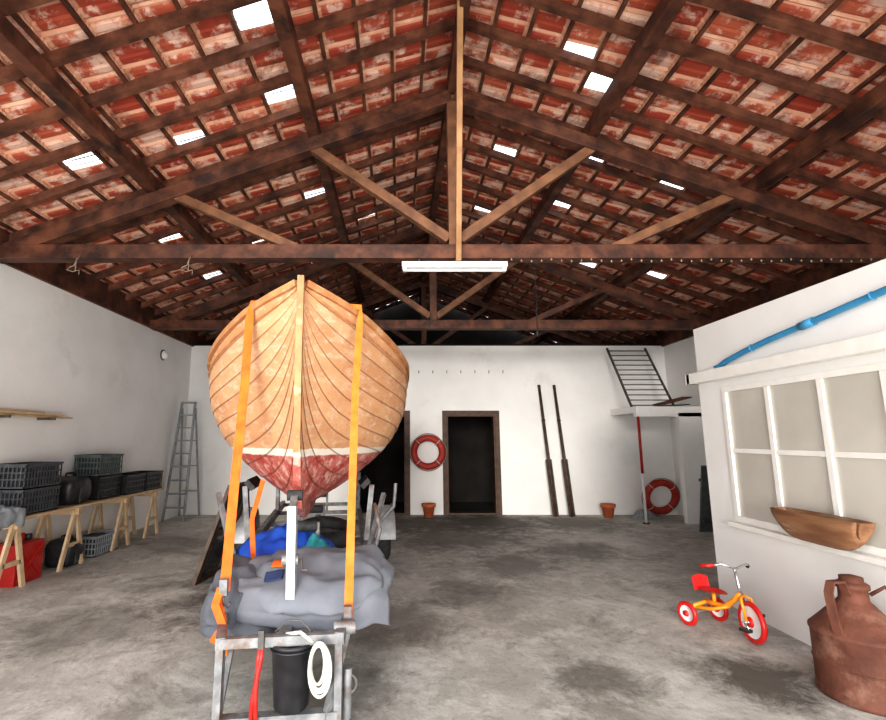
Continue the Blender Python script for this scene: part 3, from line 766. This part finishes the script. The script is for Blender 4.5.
b.tube([T(LF,0,fr)-wax*.06,T(LF+.05,0,fr-.04)-wax*.07],.008,chrome,8); b.obox(T(LF+.05,0,fr-.04)-wax*.10,(.07,.05,.02),Matrix.Rotation(math.atan2(h.y,h.x),3,'Z'),blackp)
b.tube([T(LF,0,fr)+wax*.06,T(LF-.05,0,fr+.04)+wax*.07],.008,chrome,8); b.obox(T(LF-.05,0,fr+.04)+wax*.10,(.07,.05,.02),Matrix.Rotation(math.atan2(h.y,h.x),3,'Z'),blackp)
so_=.06
def seat(u,v):
    a=2*math.pi*u; w=.09*(1-.35*max(0,math.cos(a)))
    return T(so_+.06+.12*math.cos(a)*v,math.sin(a)*w*v,.275+.03*v**3*(1 if v<.99 else .6))
b.grid(seat,28,8,tred); b.cyl(T(so_+.06,0,.19),T(so_+.06,0,.28),.015,yellowp)
def sb(u,v):
    a=(u-.5)*2.2; return T(so_-.06+.03*(1-math.cos(a))-.02*v,math.sin(a)*.10,.27+.12*v*(1-.3*abs(u-.5)))
b.grid(sb,14,5,tred)
b.make('tricycle')

# ------------------------------------------------------------------ rusty oil can
b=B(); jc=Vector((2.835,3.20,0))
b.lathe([(0,0),(.235,0),(.243,.01),(.243,.03),(.236,.04),(.236,.35),(.243,.36),(.243,.375),(.232,.385),(.085,.545),(.075,.56),(.072,.62),(.085,.625),(.085,.65),(.07,.66),(.06,.665),(.06,.69),(.02,.70),(0,.70)],jc,rust,48)
hd=Vector((-.90,-.42,0)).normalized()
b.ribbon([jc+hd*.07+Vector((0,0,.59)),jc+hd*.12+Vector((0,0,.675)),jc+hd*.24+Vector((0,0,.685)),jc+hd*.275+Vector((0,0,.63)),jc+hd*.26+Vector((0,0,.5)),jc+hd*.225+Vector((0,0,.385))],.045,.014,Vector((.42,-.90,0)),rust)
hd2=Vector((.62,-.78,0)).normalized()
b.tube([jc+hd2*.08+Vector((0,0,.60)),jc+hd2*.15+Vector((0,0,.66)),jc+hd2*.22+Vector((0,0,.6)),jc+hd2*.235+Vector((0,0,.45)),jc+hd2*.23+Vector((0,0,.38))],.011,rust,10)
b.torus(jc+Vector((0,0,.19)),.237,.005,(0,0,1),rust,48,8)
b.make('rusty_oil_can')

# ------------------------------------------------------------------ lights
w=bpy.data.worlds.new('World'); S.world=w; w.use_nodes=True
bg=w.node_tree.nodes['Background']; bg.inputs[0].default_value=(.93,.965,1,1); bg.inputs[1].default_value=2.6
sl=bpy.data.lights.new('sun','SUN'); sl.energy=2.1; sl.angle=math.radians(18); sl.color=(1,.95,.88)
so=bpy.data.objects.new('sun',sl); S.collection.objects.link(so)
dirv=Vector((.18,1,-.13)); so.rotation_euler=dirv.to_track_quat('-Z','Y').to_euler(); so.location=(-3,-8,4)
al=bpy.data.lights.new('bounce_fill_light','AREA'); al.shape='RECTANGLE'; al.size=9; al.size_y=3; al.energy=750; al.color=(1,.95,.88)  # added fill lamp, imitates light bounced off sunlit ground
ao=bpy.data.objects.new('bounce_fill_light',al); S.collection.objects.link(ao); ao.location=(.6,-2.0,.25)
ao.rotation_euler=Vector((0,.68,.73)).to_track_quat('-Z','Y').to_euler()

cam=bpy.data.cameras.new('camera'); co=bpy.data.objects.new('camera',cam); S.collection.objects.link(co)
co.location=(0,0,1.55); co.rotation_euler=(math.radians(90+9.23),0,0)
cam.sensor_width=36; cam.lens=480/886*36; cam.shift_x=43/886; cam.clip_start=.05
S.camera=co
